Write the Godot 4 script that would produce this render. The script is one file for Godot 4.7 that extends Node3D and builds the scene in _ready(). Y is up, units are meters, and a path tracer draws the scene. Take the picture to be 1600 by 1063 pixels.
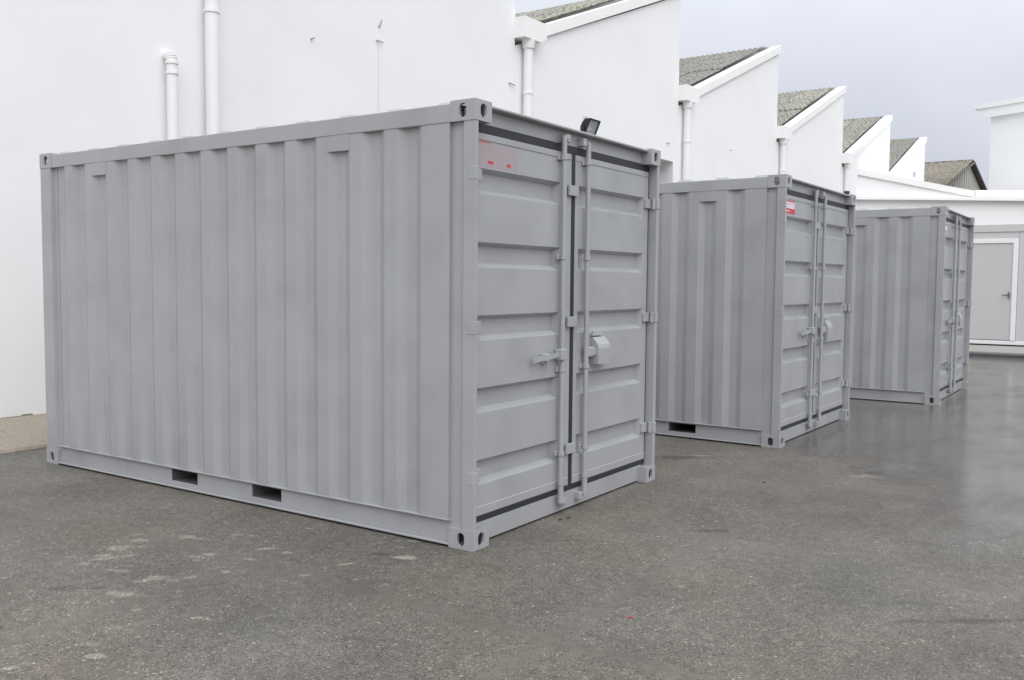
extends Node3D

const W := 2.438
const H := 2.591
var M := {}
var used := {}

# ------------------------------------------------------------------ helpers
func numbered(n: String) -> String:
	if not used.has(n):
		used[n] = 0
		return n
	used[n] += 1
	return "%s_%03d" % [n, used[n]]

func tag(o: Node, label: String, category := "", group := "", kind := "") -> void:
	if label != "": o.set_meta("label", label)
	if category != "": o.set_meta("category", category)
	if group != "": o.set_meta("group", group)
	if kind != "": o.set_meta("kind", kind)

func base(called: String, at := Vector3.ZERO, turn := 0.0) -> Node3D:
	var o := Node3D.new()
	o.name = numbered(called)
	add_child(o)
	o.position = at
	o.rotation.y = turn
	return o

func mb() -> SurfaceTool:
	var st := SurfaceTool.new()
	st.begin(Mesh.PRIMITIVE_TRIANGLES)
	st.set_smooth_group(-1)
	return st

func build(st: SurfaceTool, called: String, mat: Material, parent: Node) -> MeshInstance3D:
	st.generate_normals()
	var o := MeshInstance3D.new()
	o.mesh = st.commit()
	o.material_override = mat
	if parent == self:
		o.name = numbered(called)
		add_child(o)
	else:
		o.name = called
		parent.add_child(o, true)
	return o

func place(mesh: Mesh, called: String, mat: Material, parent: Node) -> MeshInstance3D:
	var o := MeshInstance3D.new()
	o.mesh = mesh
	o.material_override = mat
	o.name = called
	parent.add_child(o, true)
	return o

func tri(st: SurfaceTool, a: Vector3, b: Vector3, c: Vector3) -> void:
	st.add_vertex(a); st.add_vertex(b); st.add_vertex(c)

func quad(st: SurfaceTool, a: Vector3, b: Vector3, c: Vector3, d: Vector3) -> void:
	tri(st, a, b, c); tri(st, a, c, d)

# box with chamfered edges
func box(st: SurfaceTool, lo: Vector3, hi: Vector3, bv := 0.003) -> void:
	var c := (lo + hi) / 2.0
	var h := ((hi - lo) / 2.0).abs()
	bv = minf(bv, minf(h.x, minf(h.y, h.z)) * 0.6)
	var s := [-1.0, 1.0]
	for ax in 3:
		for sg: float in s:
			var u := (ax + 1) % 3
			var v := (ax + 2) % 3
			var p := []
			for k in [[-1, -1], [1, -1], [1, 1], [-1, 1]]:
				var q := Vector3.ZERO
				q[ax] = sg * h[ax]
				q[u] = k[0] * (h[u] - bv)
				q[v] = k[1] * (h[v] - bv)
				p.append(c + q)
			if sg > 0: quad(st, p[0], p[3], p[2], p[1])
			else: quad(st, p[0], p[1], p[2], p[3])
	if bv <= 0.0: return
	for ax in 3:
		var u := (ax + 1) % 3
		var v := (ax + 2) % 3
		for su: float in s:
			for sv: float in s:
				var p := []
				for e in [[-1, 0], [1, 0], [1, 1], [-1, 1]]:
					var q := Vector3.ZERO
					q[ax] = e[0] * (h[ax] - bv)
					q[u] = su * (h[u] - (bv if e[1] == 1 else 0.0))
					q[v] = sv * (h[v] - (0.0 if e[1] == 1 else bv))
					p.append(c + q)
				if su * sv > 0: quad(st, p[0], p[1], p[2], p[3])
				else: quad(st, p[0], p[3], p[2], p[1])
	for sx: float in s:
		for sy: float in s:
			for sz: float in s:
				var a := c + Vector3(sx * h.x, sy * (h.y - bv), sz * (h.z - bv))
				var b := c + Vector3(sx * (h.x - bv), sy * h.y, sz * (h.z - bv))
				var d := c + Vector3(sx * (h.x - bv), sy * (h.y - bv), sz * h.z)
				if sx * sy * sz > 0: tri(st, a, d, b)
				else: tri(st, a, b, d)

func on_axis(ax: int, t: float, p: Vector2) -> Vector3:
	if ax == 0: return Vector3(t, p.y, p.x)      # p = (z, y)
	if ax == 1: return Vector3(p.x, t, p.y)      # p = (x, z)
	return Vector3(p.x, p.y, t)                  # p = (x, y)

func prism(st: SurfaceTool, pts: Array, ax: int, a: float, b: float) -> void:
	var pv := PackedVector2Array(pts)
	var n := pv.size()
	for i in n:
		var p := pv[i]
		var q := pv[(i + 1) % n]
		quad(st, on_axis(ax, a, p), on_axis(ax, a, q), on_axis(ax, b, q), on_axis(ax, b, p))
	var t := Geometry2D.triangulate_polygon(pv)
	for i in range(0, t.size(), 3):
		for e: float in [a, b]:
			tri(st, on_axis(ax, e, pv[t[i]]), on_axis(ax, e, pv[t[i + 1]]), on_axis(ax, e, pv[t[i + 2]]))

func tube(st: SurfaceTool, p: Vector3, q: Vector3, r: float, r2 := -1.0, seg := 16, caps := true) -> void:
	if r2 < 0.0: r2 = r
	var d := (q - p).normalized()
	var u := d.cross(Vector3.UP if absf(d.y) < 0.9 else Vector3.RIGHT).normalized()
	var v := d.cross(u)
	st.set_smooth_group(1)
	for i in seg:
		var a := TAU * i / seg
		var b := TAU * (i + 1) / seg
		var ea := u * cos(a) + v * sin(a)
		var eb := u * cos(b) + v * sin(b)
		quad(st, p + ea * r, p + eb * r, q + eb * r2, q + ea * r2)
	st.set_smooth_group(-1)
	if not caps: return
	for i in seg:
		var a := TAU * i / seg
		var b := TAU * (i + 1) / seg
		var ea := u * cos(a) + v * sin(a)
		var eb := u * cos(b) + v * sin(b)
		tri(st, p, p + eb * r, p + ea * r)
		tri(st, q, q + ea * r2, q + eb * r2)

# flat face o + u*[0,w] + v*[0,h] with a long round hole and the hole's wall
func holed(st: SurfaceTool, o: Vector3, u: Vector3, v: Vector3, w: float, h: float, hc: Vector2, rx: float, ry: float, inward: Vector3, deep: float) -> void:
	var seg := 24
	var inner := []
	var outer := []
	for i in seg:
		var a := TAU * (i + 0.5) / seg
		var c := cos(a)
		var s := sin(a)
		# stadium: half circles joined by straight sides
		var r := minf(rx, ry)
		var e := Vector2(maxf(rx - ry, 0.0) * signf(c), maxf(ry - rx, 0.0) * signf(s))
		inner.append(hc + e + Vector2(c, s) * r)
		var k := 1e9
		var dir := Vector2(c, s)
		if c > 1e-6: k = minf(k, (w - hc.x) / c)
		if c < -1e-6: k = minf(k, -hc.x / c)
		if s > 1e-6: k = minf(k, (h - hc.y) / s)
		if s < -1e-6: k = minf(k, -hc.y / s)
		outer.append(hc + dir * k)
	var corners := [Vector2(w, h), Vector2(0, h), Vector2(0, 0), Vector2(w, 0)]
	for i in seg:
		var j := (i + 1) % seg
		var a: Vector2 = inner[i]
		var b: Vector2 = inner[j]
		var c: Vector2 = outer[j]
		var d: Vector2 = outer[i]
		var P := func(t: Vector2): return o + u * t.x + v * t.y
		quad(st, P.call(a), P.call(b), P.call(c), P.call(d))
		if absf(c.x - d.x) > 1e-5 and absf(c.y - d.y) > 1e-5:
			var mid := (c + d) / 2.0
			var best: Vector2 = corners[0]
			for q: Vector2 in corners:
				if q.distance_to(mid) < best.distance_to(mid): best = q
			tri(st, P.call(d), P.call(c), P.call(best))
		var ia: Vector3 = P.call(a)
		var ib: Vector3 = P.call(b)
		quad(st, ia, ib, ib + inward * deep, ia + inward * deep)

# ------------------------------------------------------------------ textures
func noise(seed_: int, freq: float, octaves := 4, type := FastNoiseLite.TYPE_SIMPLEX_SMOOTH) -> FastNoiseLite:
	var n := FastNoiseLite.new()
	n.seed = seed_
	n.frequency = freq
	n.noise_type = type
	n.fractal_octaves = octaves
	n.fractal_type = FastNoiseLite.FRACTAL_FBM if octaves > 1 else FastNoiseLite.FRACTAL_NONE
	return n

func bytes_of(n: FastNoiseLite, w: int, h: int) -> PackedByteArray:
	var im := n.get_seamless_image(w, h)
	im.convert(Image.FORMAT_L8)
	return im.get_data()

func ramp_tex(d: PackedByteArray, w: int, h: int, stops: Array) -> ImageTexture:
	# stops: [[t, Color(srgb)], ...]
	var lut := []
	for i in 256:
		var t := i / 255.0
		var c: Color = stops[0][1]
		for k in range(1, stops.size()):
			if t >= stops[k - 1][0]:
				var f := clampf((t - stops[k - 1][0]) / maxf(stops[k][0] - stops[k - 1][0], 1e-5), 0, 1)
				c = (stops[k - 1][1] as Color).lerp(stops[k][1], f)
		lut.append([int(c.r * 255), int(c.g * 255), int(c.b * 255)])
	var out := PackedByteArray()
	out.resize(w * h * 3)
	for i in w * h:
		var c: Array = lut[d[i]]
		out[i * 3] = c[0]; out[i * 3 + 1] = c[1]; out[i * 3 + 2] = c[2]
	return ImageTexture.create_from_image(Image.create_from_data(w, h, false, Image.FORMAT_RGB8, out))

func grey_tex(d: PackedByteArray, w: int, h: int) -> ImageTexture:
	return ImageTexture.create_from_image(Image.create_from_data(w, h, false, Image.FORMAT_L8, d))

func srgb(r: float, g: float, b: float) -> Color:   # linear base colour in, sRGB out
	return Color(r, g, b).linear_to_srgb()

func plain(r: float, g: float, b: float, rough := 0.6) -> StandardMaterial3D:
	var m := StandardMaterial3D.new()
	m.albedo_color = srgb(r, g, b)
	m.roughness = rough
	return m

func tri_mat(r: float, g: float, b: float, rough: float, tex: Texture2D, per_m: float, height: Texture2D = null, cm := 0.0) -> StandardMaterial3D:
	var m := plain(r, g, b, rough)
	m.albedo_texture = tex
	m.uv1_triplanar = true
	m.uv1_world_triplanar = true
	m.uv1_scale = Vector3.ONE * per_m
	if height:
		m.heightmap_enabled = true
		m.heightmap_texture = height
		m.heightmap_scale = cm
	return m

func make_materials() -> void:
	var soft := bytes_of(noise(3, 0.006, 5), 512, 512)
	var fine := bytes_of(noise(8, 0.05, 4), 512, 512)
	var dents := bytes_of(noise(12, 0.012, 2), 512, 512)
	var faint := ramp_tex(soft, 512, 512, [[0.0, Color(0.93, 0.93, 0.925)], [0.45, Color(0.975, 0.975, 0.975)], [1.0, Color(1, 1, 1)]])
	var dt := grey_tex(dents, 512, 512)
	M.paint = tri_mat(0.368, 0.375, 0.39, 0.27, faint, 0.45, dt, 0.2)
	M.paint.metallic_specular = 0.5
	M.paint_dark = tri_mat(0.345, 0.355, 0.378, 0.42, faint, 0.45)
	M.gasket = plain(0.022, 0.024, 0.03, 0.55)
	M.inside = plain(0.12, 0.12, 0.125, 0.8)
	var plaster := grey_tex(fine, 512, 512)
	var wall_t := ramp_tex(soft, 512, 512, [[0.0, Color(0.975, 0.975, 0.97)], [0.4, Color(0.99, 0.99, 0.99)], [1.0, Color(1, 1, 1)]])
	M.white = tri_mat(0.84, 0.845, 0.855, 0.85, wall_t, 0.13, plaster, 0.12)
	M.white_trim = tri_mat(0.86, 0.865, 0.865, 0.7, wall_t, 0.3)
	M.pipe = plain(0.80, 0.80, 0.80, 0.4)
	M.cabin_wall = plain(0.56, 0.565, 0.57, 0.5)
	M.cabin_door = plain(0.54, 0.54, 0.548, 0.45)
	M.cabin_beam = plain(0.56, 0.57, 0.545, 0.5)
	M.cabin_white = plain(0.82, 0.83, 0.83, 0.4)
	M.dark_metal = plain(0.03, 0.03, 0.032, 0.5)
	M.black = plain(0.012, 0.013, 0.014, 0.45)
	M.steel = plain(0.35, 0.35, 0.35, 0.35)
	M.steel.metallic = 0.8
	M.glass = plain(0.25, 0.27, 0.29, 0.06)
	M.glass.transparency = BaseMaterial3D.TRANSPARENCY_ALPHA
	M.glass.albedo_color.a = 0.25
	M.window_glass = plain(0.06, 0.065, 0.075, 0.08)
	M.reveal = plain(0.42, 0.43, 0.42, 0.8)
	M.reflector = plain(0.55, 0.57, 0.57, 0.4)
	M.reflector.metallic = 0.3
	M.lens = plain(0.8, 0.82, 0.8, 0.2)
	var rough_n := bytes_of(noise(21, 0.03, 5), 512, 512)
	for k in 3:
		var warm: Array = [[0.39, 0.385, 0.365], [0.34, 0.34, 0.33], [0.43, 0.42, 0.39]][k]
		var rt := ramp_tex(rough_n, 512, 512, [[0.0, Color(0.35, 0.35, 0.34)], [0.36, Color(0.62, 0.62, 0.60)], [0.5, Color(0.82, 0.82, 0.79)], [0.66, Color(0.96, 0.95, 0.90)], [1.0, Color(1, 1, 0.97)]])
		M["roof%d" % k] = tri_mat(warm[0] * 1.05, warm[1] * 1.06, warm[2] * 1.08, 0.95, rt, [0.45, 0.6, 0.35][k], plaster, 0.6)
		M["shed%d" % k] = tri_mat(warm[0] * 0.92, warm[1] * 0.86, warm[2] * 0.83, 0.95, rt, 0.28)
	M.cladding = tri_mat(0.52, 0.51, 0.475, 0.8, wall_t, 0.4)
	var conc := ramp_tex(rough_n, 512, 512, [[0.0, Color(0.80, 0.80, 0.74)], [0.4, Color(0.93, 0.91, 0.87)], [0.7, Color(0.97, 0.96, 0.93)], [1.0, Color(1, 1, 0.97)]])
	M.concrete = tri_mat(0.33, 0.30, 0.268, 0.95, conc, 0.8, plaster, 0.3)
	M.moss = tri_mat(0.20, 0.19, 0.13, 1.0, conc, 2.0, plaster, 2.0)
	M.red = plain(0.55, 0.035, 0.05, 0.4)
	M.label_white = plain(0.80, 0.74, 0.76, 0.4)
	M.label_ink = plain(0.42, 0.28, 0.40, 0.5)
	M.label_stain = plain(0.365, 0.315, 0.335, 0.45)
	M.leaf = plain(0.06, 0.05, 0.03, 0.8)

# ------------------------------------------------------------------ ground
func make_ground() -> void:
	var n := 1024
	var cell := FastNoiseLite.new()
	cell.seed = 5
	cell.noise_type = FastNoiseLite.TYPE_CELLULAR
	cell.frequency = 0.34
	cell.fractal_type = FastNoiseLite.FRACTAL_NONE
	cell.cellular_return_type = FastNoiseLite.RETURN_CELL_VALUE
	cell.cellular_jitter = 1.0
	var stones := bytes_of(cell, n, n)
	cell.frequency = 0.16
	cell.seed = 6
	var bigger := bytes_of(cell, n, n)
	var mott := bytes_of(noise(31, 0.02, 4), n, n)
	cell.cellular_return_type = FastNoiseLite.RETURN_DISTANCE
	cell.seed = 5
	cell.frequency = 0.34
	var relief := bytes_of(cell, n, n)
	var out := PackedByteArray()
	out.resize(n * n * 3)
	for i in n * n:
		var s := stones[i] / 255.0
		var v := 0.475 + 0.12 * s + 0.09 * (mott[i] / 255.0 - 0.5)
		var r := v * 1.03
		var g := v * 0.985
		var b := v * 0.93
		if s > 0.95:
			var up := 0.08 + 0.16 * (s - 0.95) / 0.05
			r += up; g += up; b += up * 0.95
		elif s < 0.12:
			r *= 0.80; g *= 0.80; b *= 0.81
		var q := bigger[i]
		if q > 252:
			r += 0.22; g += 0.21; b += 0.19
		elif q > 246:
			r += 0.07; g += 0.065; b += 0.055
		elif q < 6:
			r *= 0.82; g *= 0.82; b *= 0.83
		out[i * 3] = int(clampf(r, 0, 1) * 255)
		out[i * 3 + 1] = int(clampf(g, 0, 1) * 255)
		out[i * 3 + 2] = int(clampf(b, 0, 1) * 255)
	var fine_t := ImageTexture.create_from_image(Image.create_from_data(n, n, false, Image.FORMAT_RGB8, out))
	# stains and patches: 32 m x 16 m from (-6, -8)
	var mw := 2048
	var mh := 1024
	var a := bytes_of(noise(41, 0.006, 5), mw, mh)
	var b2 := bytes_of(noise(43, 0.022, 5), mw, mh)
	var hue := bytes_of(noise(47, 0.009, 3), mw, mh)
	var mac := PackedByteArray()
	mac.resize(mw * mh * 3)
	for i in mw * mh:
		var v := 0.72 + 0.13 * (a[i] / 255.0 - 0.5) + 0.12 * (b2[i] / 255.0 - 0.5)
		var t := (hue[i] / 255.0 - 0.5) * 0.055
		mac[i * 3] = int(clampf(v * (1.0 + t), 0, 1) * 255)
		mac[i * 3 + 1] = int(clampf(v, 0, 1) * 255)
		mac[i * 3 + 2] = int(clampf(v * (0.99 - t), 0, 1) * 255)
	var rng := RandomNumberGenerator.new()
	rng.seed = 77
	var edge := noise(51, 0.11, 3)
	# pale cement smears
	var spots := [[-0.297, -0.281, 0.075, 0.045], [-1.147, -1.725, 0.10, 0.06], [-0.98, -1.79, 0.07, 0.05], [-1.328, -1.045, 0.11, 0.04], [-1.569, -0.959, 0.12, 0.05], [-1.25, -1.58, 0.13, 0.03], [-0.75, -1.62, 0.06, 0.04], [-0.9, -1.2, 0.07, 0.03], [3.6, 1.38, 0.16, 0.05], [3.62, -0.13, 0.18, 0.02], [5.2, 1.2, 0.14, 0.05]]
	for k in 46:
		spots.append([rng.randf_range(-2.4, 0.2), rng.randf_range(-2.2, -0.4), rng.randf_range(0.015, 0.07), rng.randf_range(0.012, 0.03)])
	for k in 40:
		spots.append([rng.randf_range(-1.5, 7.0), rng.randf_range(-0.6, 2.8), rng.randf_range(0.01, 0.03), rng.randf_range(0.008, 0.02)])
	for s in spots:
		var turn: float = 0.9 + rng.randf_range(-0.4, 0.4)
		var cx: float = (s[0] + 6.0) * 64.0
		var cz: float = (s[1] + 8.0) * 64.0
		var rad := int(s[2] * 64.0 * 1.6) + 2
		var gain: float = rng.randf_range(0.6, 1.0)
		for dz in range(-rad, rad + 1):
			for dx in range(-rad, rad + 1):
				var u: float = (dx * cos(turn) + dz * sin(turn)) / (s[2] * 64.0)
				var w: float = (-dx * sin(turn) + dz * cos(turn)) / (s[3] * 64.0)
				var d := sqrt(u * u + w * w) + edge.get_noise_2d(cx + dx, cz + dz) * 0.9
				var f := clampf((1.0 - d) * 2.2, 0, 1) * gain
				var ix := int(cx) + dx
				var iz := int(cz) + dz
				if f > 0.0 and ix >= 0 and iz >= 0 and ix < mw and iz < mh:
					var i := (iz * mw + ix) * 3
					mac[i] = int(lerpf(mac[i], 255, f)); mac[i + 1] = int(lerpf(mac[i + 1], 255, f)); mac[i + 2] = int(lerpf(mac[i + 2], 250, f))
	# damp marks with ragged outlines
	for s in [[4.05, 1.52, 0.42, 0.17], [4.45, 1.75, 0.10, 0.05], [7.4, 0.75, 0.9, 0.06], [6.3, 1.35, 0.5, 0.05], [3.4, -0.25, 0.5, 0.09], [5.6, 0.9, 0.5, 0.10], [1.25, 0.95, 0.16, 0.05], [0.6, 2.7, 0.6, 0.03], [-1.7, -1.3, 0.16, 0.03], [-0.35, -0.42, 0.10, 0.03]]:
		var cx: float = (s[0] + 6.0) * 64.0
		var cz: float = (s[1] + 8.0) * 64.0
		var rad := int(s[2] * 64.0 * 1.7) + 2
		for dz in range(-rad, rad + 1):
			for dx in range(-rad, rad + 1):
				var u: float = (dx * 0.62 + dz * 0.78) / (s[2] * 64.0)
				var w: float = (-dx * 0.78 + dz * 0.62) / (s[3] * 64.0)
				var d := sqrt(u * u + w * w) + edge.get_noise_2d((cx + dx) * 0.6, (cz + dz) * 0.6) * 1.1
				var f := clampf((1.0 - d) * 2.5, 0, 1) * 0.2
				var ix := int(cx) + dx
				var iz := int(cz) + dz
				if f > 0.0 and ix >= 0 and iz >= 0 and ix < mw and iz < mh:
					var i := (iz * mw + ix) * 3
					for c in 3: mac[i + c] = int(mac[i + c] * (1.0 - f))
	var macro_t := ImageTexture.create_from_image(Image.create_from_data(mw, mh, false, Image.FORMAT_RGB8, mac))
	var m := StandardMaterial3D.new()
	m.albedo_color = Color(1, 1, 1)
	m.albedo_texture = fine_t
	m.roughness = 0.62
	m.metallic_specular = 0.5
	m.heightmap_enabled = true
	m.heightmap_texture = grey_tex(relief, n, n)
	m.heightmap_scale = 0.12
	m.detail_enabled = true
	m.detail_blend_mode = BaseMaterial3D.BLEND_MODE_MUL
	m.detail_albedo = macro_t
	m.detail_uv_layer = BaseMaterial3D.DETAIL_UV_2
	M.asphalt = m
	var st := mb()
	var R := 400.0
	var v := [Vector3(-R, 0, -R), Vector3(R, 0, -R), Vector3(R, 0, R), Vector3(-R, 0, R)]
	for k in [0, 1, 2, 0, 2, 3]:
		var p: Vector3 = v[k]
		st.set_uv(Vector2(p.x, p.z) / 1.9)
		st.set_uv2(Vector2((p.x + 6.0) / 32.0, (p.z + 8.0) / 16.0))
		st.add_vertex(p)
	var o := build(st, "ground", m, self)
	tag(o, "grey brown asphalt yard with pale flecks and stains", "ground", "", "structure")
	# film of rain water lying on the asphalt, towards the far end of the yard
	var fw := 512
	var fh := 256
	var wet := PackedByteArray()
	wet.resize(fw * fh * 4)
	var n1 := noise(61, 0.45, 4)
	var n2 := noise(62, 1.3, 3)
	for iz in fh:
		for ix in fw:
			var x := -2.0 + 26.5 * ix / fw
			var z := -4.5 + 10.0 * iz / fh
			var far := smoothstep(0.5, 8.5, x + 1.25 * z)
			var w := 1.05 * far - 0.28 + 0.42 * n1.get_noise_2d(x, z * 1.4) + 0.24 * n2.get_noise_2d(x * 0.8, z * 2.2)
			var d := Vector2((x - 4.1) / 0.75, (z - 1.55) / 0.42).length() + 0.5 * n2.get_noise_2d(x * 1.5, z * 1.5)
			w = maxf(w, 0.75 * (1.25 - d))
			var al := (0.64 * smoothstep(0.0, 0.9, w) + 0.16 * smoothstep(0.28, 0.44, w))
			al *= smoothstep(-2.0, -1.0, x) * smoothstep(24.5, 22.5, x) * smoothstep(-4.5, -3.5, z) * smoothstep(5.5, 4.5, z)
			var i := (iz * fw + ix) * 4
			wet[i] = 255; wet[i + 1] = 255; wet[i + 2] = 255; wet[i + 3] = int(al * 255)
	var f := plain(0.66, 0.69, 0.74, 0.17)
	f.metallic_specular = 1.0
	f.albedo_texture = ImageTexture.create_from_image(Image.create_from_data(fw, fh, false, Image.FORMAT_RGBA8, wet))
	f.transparency = BaseMaterial3D.TRANSPARENCY_ALPHA
	f.detail_enabled = true
	f.detail_blend_mode = BaseMaterial3D.BLEND_MODE_MUL
	f.detail_albedo = fine_t
	f.detail_uv_layer = BaseMaterial3D.DETAIL_UV_2
	M.wet = f
	var ws := mb()
	var q := [Vector3(-2.0, 0.004, -4.5), Vector3(24.5, 0.004, -4.5), Vector3(24.5, 0.004, 5.5), Vector3(-2.0, 0.004, 5.5)]
	for k in [0, 1, 2, 0, 2, 3]:
		var p: Vector3 = q[k]
		ws.set_uv(Vector2((p.x + 2.0) / 26.5, (p.z + 4.5) / 10.0))
		ws.set_uv2(Vector2(p.x, p.z) / 1.9)
		ws.add_vertex(p)
	var wo := build(ws, "puddle_water", f, self)
	tag(wo, "thin film of rain water on the asphalt by the far containers", "puddle", "", "structure")
	# loose grit
	var gm := mb()
	var e := 1.0
	for k in 4:
		var a0 := TAU * k / 4
		var a1 := TAU * (k + 1) / 4
		var p0 := Vector3(cos(a0), 0.2, sin(a0))
		var p1 := Vector3(cos(a1) * 0.9, 0.25, sin(a1) * 1.1)
		tri(gm, p0 * e, p1, Vector3(0.1, 0.8, 0))
		tri(gm, p0 * e, Vector3(0, -0.5, 0), p1)
	gm.generate_normals()
	var mm := MultiMesh.new()
	mm.transform_format = MultiMesh.TRANSFORM_3D
	mm.use_colors = true
	mm.mesh = gm.commit()
	mm.instance_count = 5200
	for k in 5200:
		var x := rng.randf_range(-3.5, 8.0)
		var z := rng.randf_range(-3.4, 4.0)
		if x > 0 and x < 2.45 and z < 0: z += 4.0
		var s := rng.randf_range(0.0012, 0.0032)
		if rng.randf() < 0.05: s *= 1.8
		mm.set_instance_transform(k, Transform3D(Basis(Vector3.UP, rng.randf() * TAU).scaled(Vector3(s * rng.randf_range(0.8, 1.5), s * 0.8, s)), Vector3(x, s * 0.3, z)))
		var t := rng.randf_range(0.12, 0.38)
		if rng.randf() < 0.15: t = rng.randf_range(0.4, 0.6)
		mm.set_instance_color(k, Color(t * 1.03, t, t * 0.92))
	var gi := MultiMeshInstance3D.new()
	gi.multimesh = mm
	var gmat := plain(1, 1, 1, 0.8)
	gmat.vertex_color_use_as_albedo = true
	gi.material_override = gmat
	gi.name = numbered("loose_grit")
	add_child(gi)
	tag(gi, "tiny pale grit scattered over the asphalt", "grit", "", "stuff")

# ------------------------------------------------------------------ container
func mirror_x(pts: Array) -> Array:
	var r := []
	for p: Vector2 in pts: r.append(Vector2(W - p.x, p.y))
	return r

func casting(root: Node3D, right: bool, top: bool, back: bool, L: float) -> void:
	var sx := 0.162
	var sy := 0.118
	var sz := 0.178
	var x0 := W - sx if right else 0.0
	var y0 := H - sy if top else 0.002
	var z0 := -L if back else -sz
	var st := mb()
	var t := 0.016
	# two side faces: outer has a hole
	var xo := W if right else 0.0
	var xi := x0 if right else sx
	var inx := Vector3.LEFT if right else Vector3.RIGHT
	holed(st, Vector3(xo, y0, z0), Vector3.BACK, Vector3.UP, sz, sy, Vector2(sz * 0.5, sy * 0.5), 0.026, 0.040, inx, t)
	quad(st, Vector3(xi, y0, z0), Vector3(xi, y0, z0 + sz), Vector3(xi, y0 + sy, z0 + sz), Vector3(xi, y0 + sy, z0))
	# end faces
	var zo := -L if back else 0.0
	var zi := z0 + sz if back else z0
	var inz := Vector3.BACK if back else Vector3.FORWARD
	holed(st, Vector3(x0, y0, zo), Vector3.RIGHT, Vector3.UP, sx, sy, Vector2(sx * 0.5, sy * 0.5), 0.030, 0.040, inz, t)
	quad(st, Vector3(x0, y0, zi), Vector3(x0 + sx, y0, zi), Vector3(x0 + sx, y0 + sy, zi), Vector3(x0, y0 + sy, zi))
	# top and bottom
	var yo := y0 + sy if top else y0
	var yi := y0 if top else y0 + sy
	holed(st, Vector3(x0, yo, z0), Vector3.RIGHT, Vector3.BACK, sx, sz, Vector2(sx * 0.5, sz * 0.5), 0.032, 0.060, Vector3.DOWN if top else Vector3.UP, t)
	quad(st, Vector3(x0, yi, z0), Vector3(x0 + sx, yi, z0), Vector3(x0 + sx, yi, z0 + sz), Vector3(x0, yi, z0 + sz))
	build(st, "corner_casting", M.paint, root)

func side_panel(root: Node3D, right: bool, L: float, vents: Array) -> void:
	var prof := [Vector2(0.034, -0.186), Vector2(0.006, -0.186)]
	var z := -0.395
	var k := 0
	var end := -L + 0.196
	while z - 0.19 > end - 0.03:
		prof.append(Vector2(0.006, z)); prof.append(Vector2(0.035, z - 0.058))
		prof.append(Vector2(0.035, z - 0.132))
		if z - 0.19 > end: prof.append(Vector2(0.006, z - 0.19))
		k += 1
		z = -0.395 - 0.2884 * k
	prof.append(Vector2(prof[-1].x, end)); prof.append(Vector2(0.034, end))
	var st := mb()
	for i in prof.size() - 1:
		var p: Vector2 = prof[i]
		var q: Vector2 = prof[i + 1]
		var px := W - p.x if right else p.x
		var qx := W - q.x if right else q.x
		quad(st, Vector3(px, 0.166, p.y), Vector3(qx, 0.166, q.y), Vector3(qx, 2.472, q.y), Vector3(px, 2.472, p.y))
	build(st, "side_panel", M.paint, root)
	for v: int in vents:
		var zr := -0.395 - 0.2884 * v
		var vs := mb()
		var pts := [Vector2(0.004, zr + 0.002), Vector2(0.035, zr - 0.056), Vector2(0.035, zr - 0.134), Vector2(0.004, zr - 0.192)]
		if right: pts = mirror_x(pts)
		prism(vs, pts, 1, 2.372, 2.471)
		build(vs, "vent_cover", M.paint, root)

func bottom_rail(root: Node3D, right: bool, L: float, pockets: Array) -> void:
	var st := mb()
	var X := func(x: float): return W - x if right else x
	var bx := func(x0: float, x1: float, y0: float, y1: float, z0: float, z1: float):
		box(st, Vector3(minf(X.call(x0), X.call(x1)), y0, z0), Vector3(maxf(X.call(x0), X.call(x1)), y1, z1), 0.002)
	var za := -L + 0.178
	var zb := -0.178
	bx.call(0.002, 0.075, 0.156, 0.1655, za, zb)
	bx.call(-0.001, 0.075, 0.014, 0.026, za, zb)
	var cut := za
	for p: Array in pockets:
		bx.call(0.028, 0.036, 0.026, 0.156, cut, p[0])
		cut = p[1]
		bx.call(0.028, 0.036, 0.026, 0.056, p[0], p[1])
		bx.call(0.028, 0.036, 0.144, 0.156, p[0], p[1])
	bx.call(0.028, 0.036, 0.026, 0.156, cut, zb)
	build(st, "bottom_side_rail", M.paint, root)
	for p: Array in pockets:
		var t := mb()
		var xa: float = X.call(0.0362)
		var xb: float = X.call(0.75)
		for q in [[p[0], 0.056, p[0], 0.144], [p[1], 0.056, p[1], 0.144], [p[0], 0.056, p[1], 0.056], [p[0], 0.144, p[1], 0.144]]:
			quad(t, Vector3(xa, q[1], q[0]), Vector3(xb, q[1], q[0]), Vector3(xb, q[3], q[2]), Vector3(xa, q[3], q[2]))
		quad(t, Vector3(xb, 0.056, p[0]), Vector3(xb, 0.056, p[1]), Vector3(xb, 0.144, p[1]), Vector3(xb, 0.144, p[0]))
		build(t, "forklift_pocket", M.inside, root)

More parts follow.
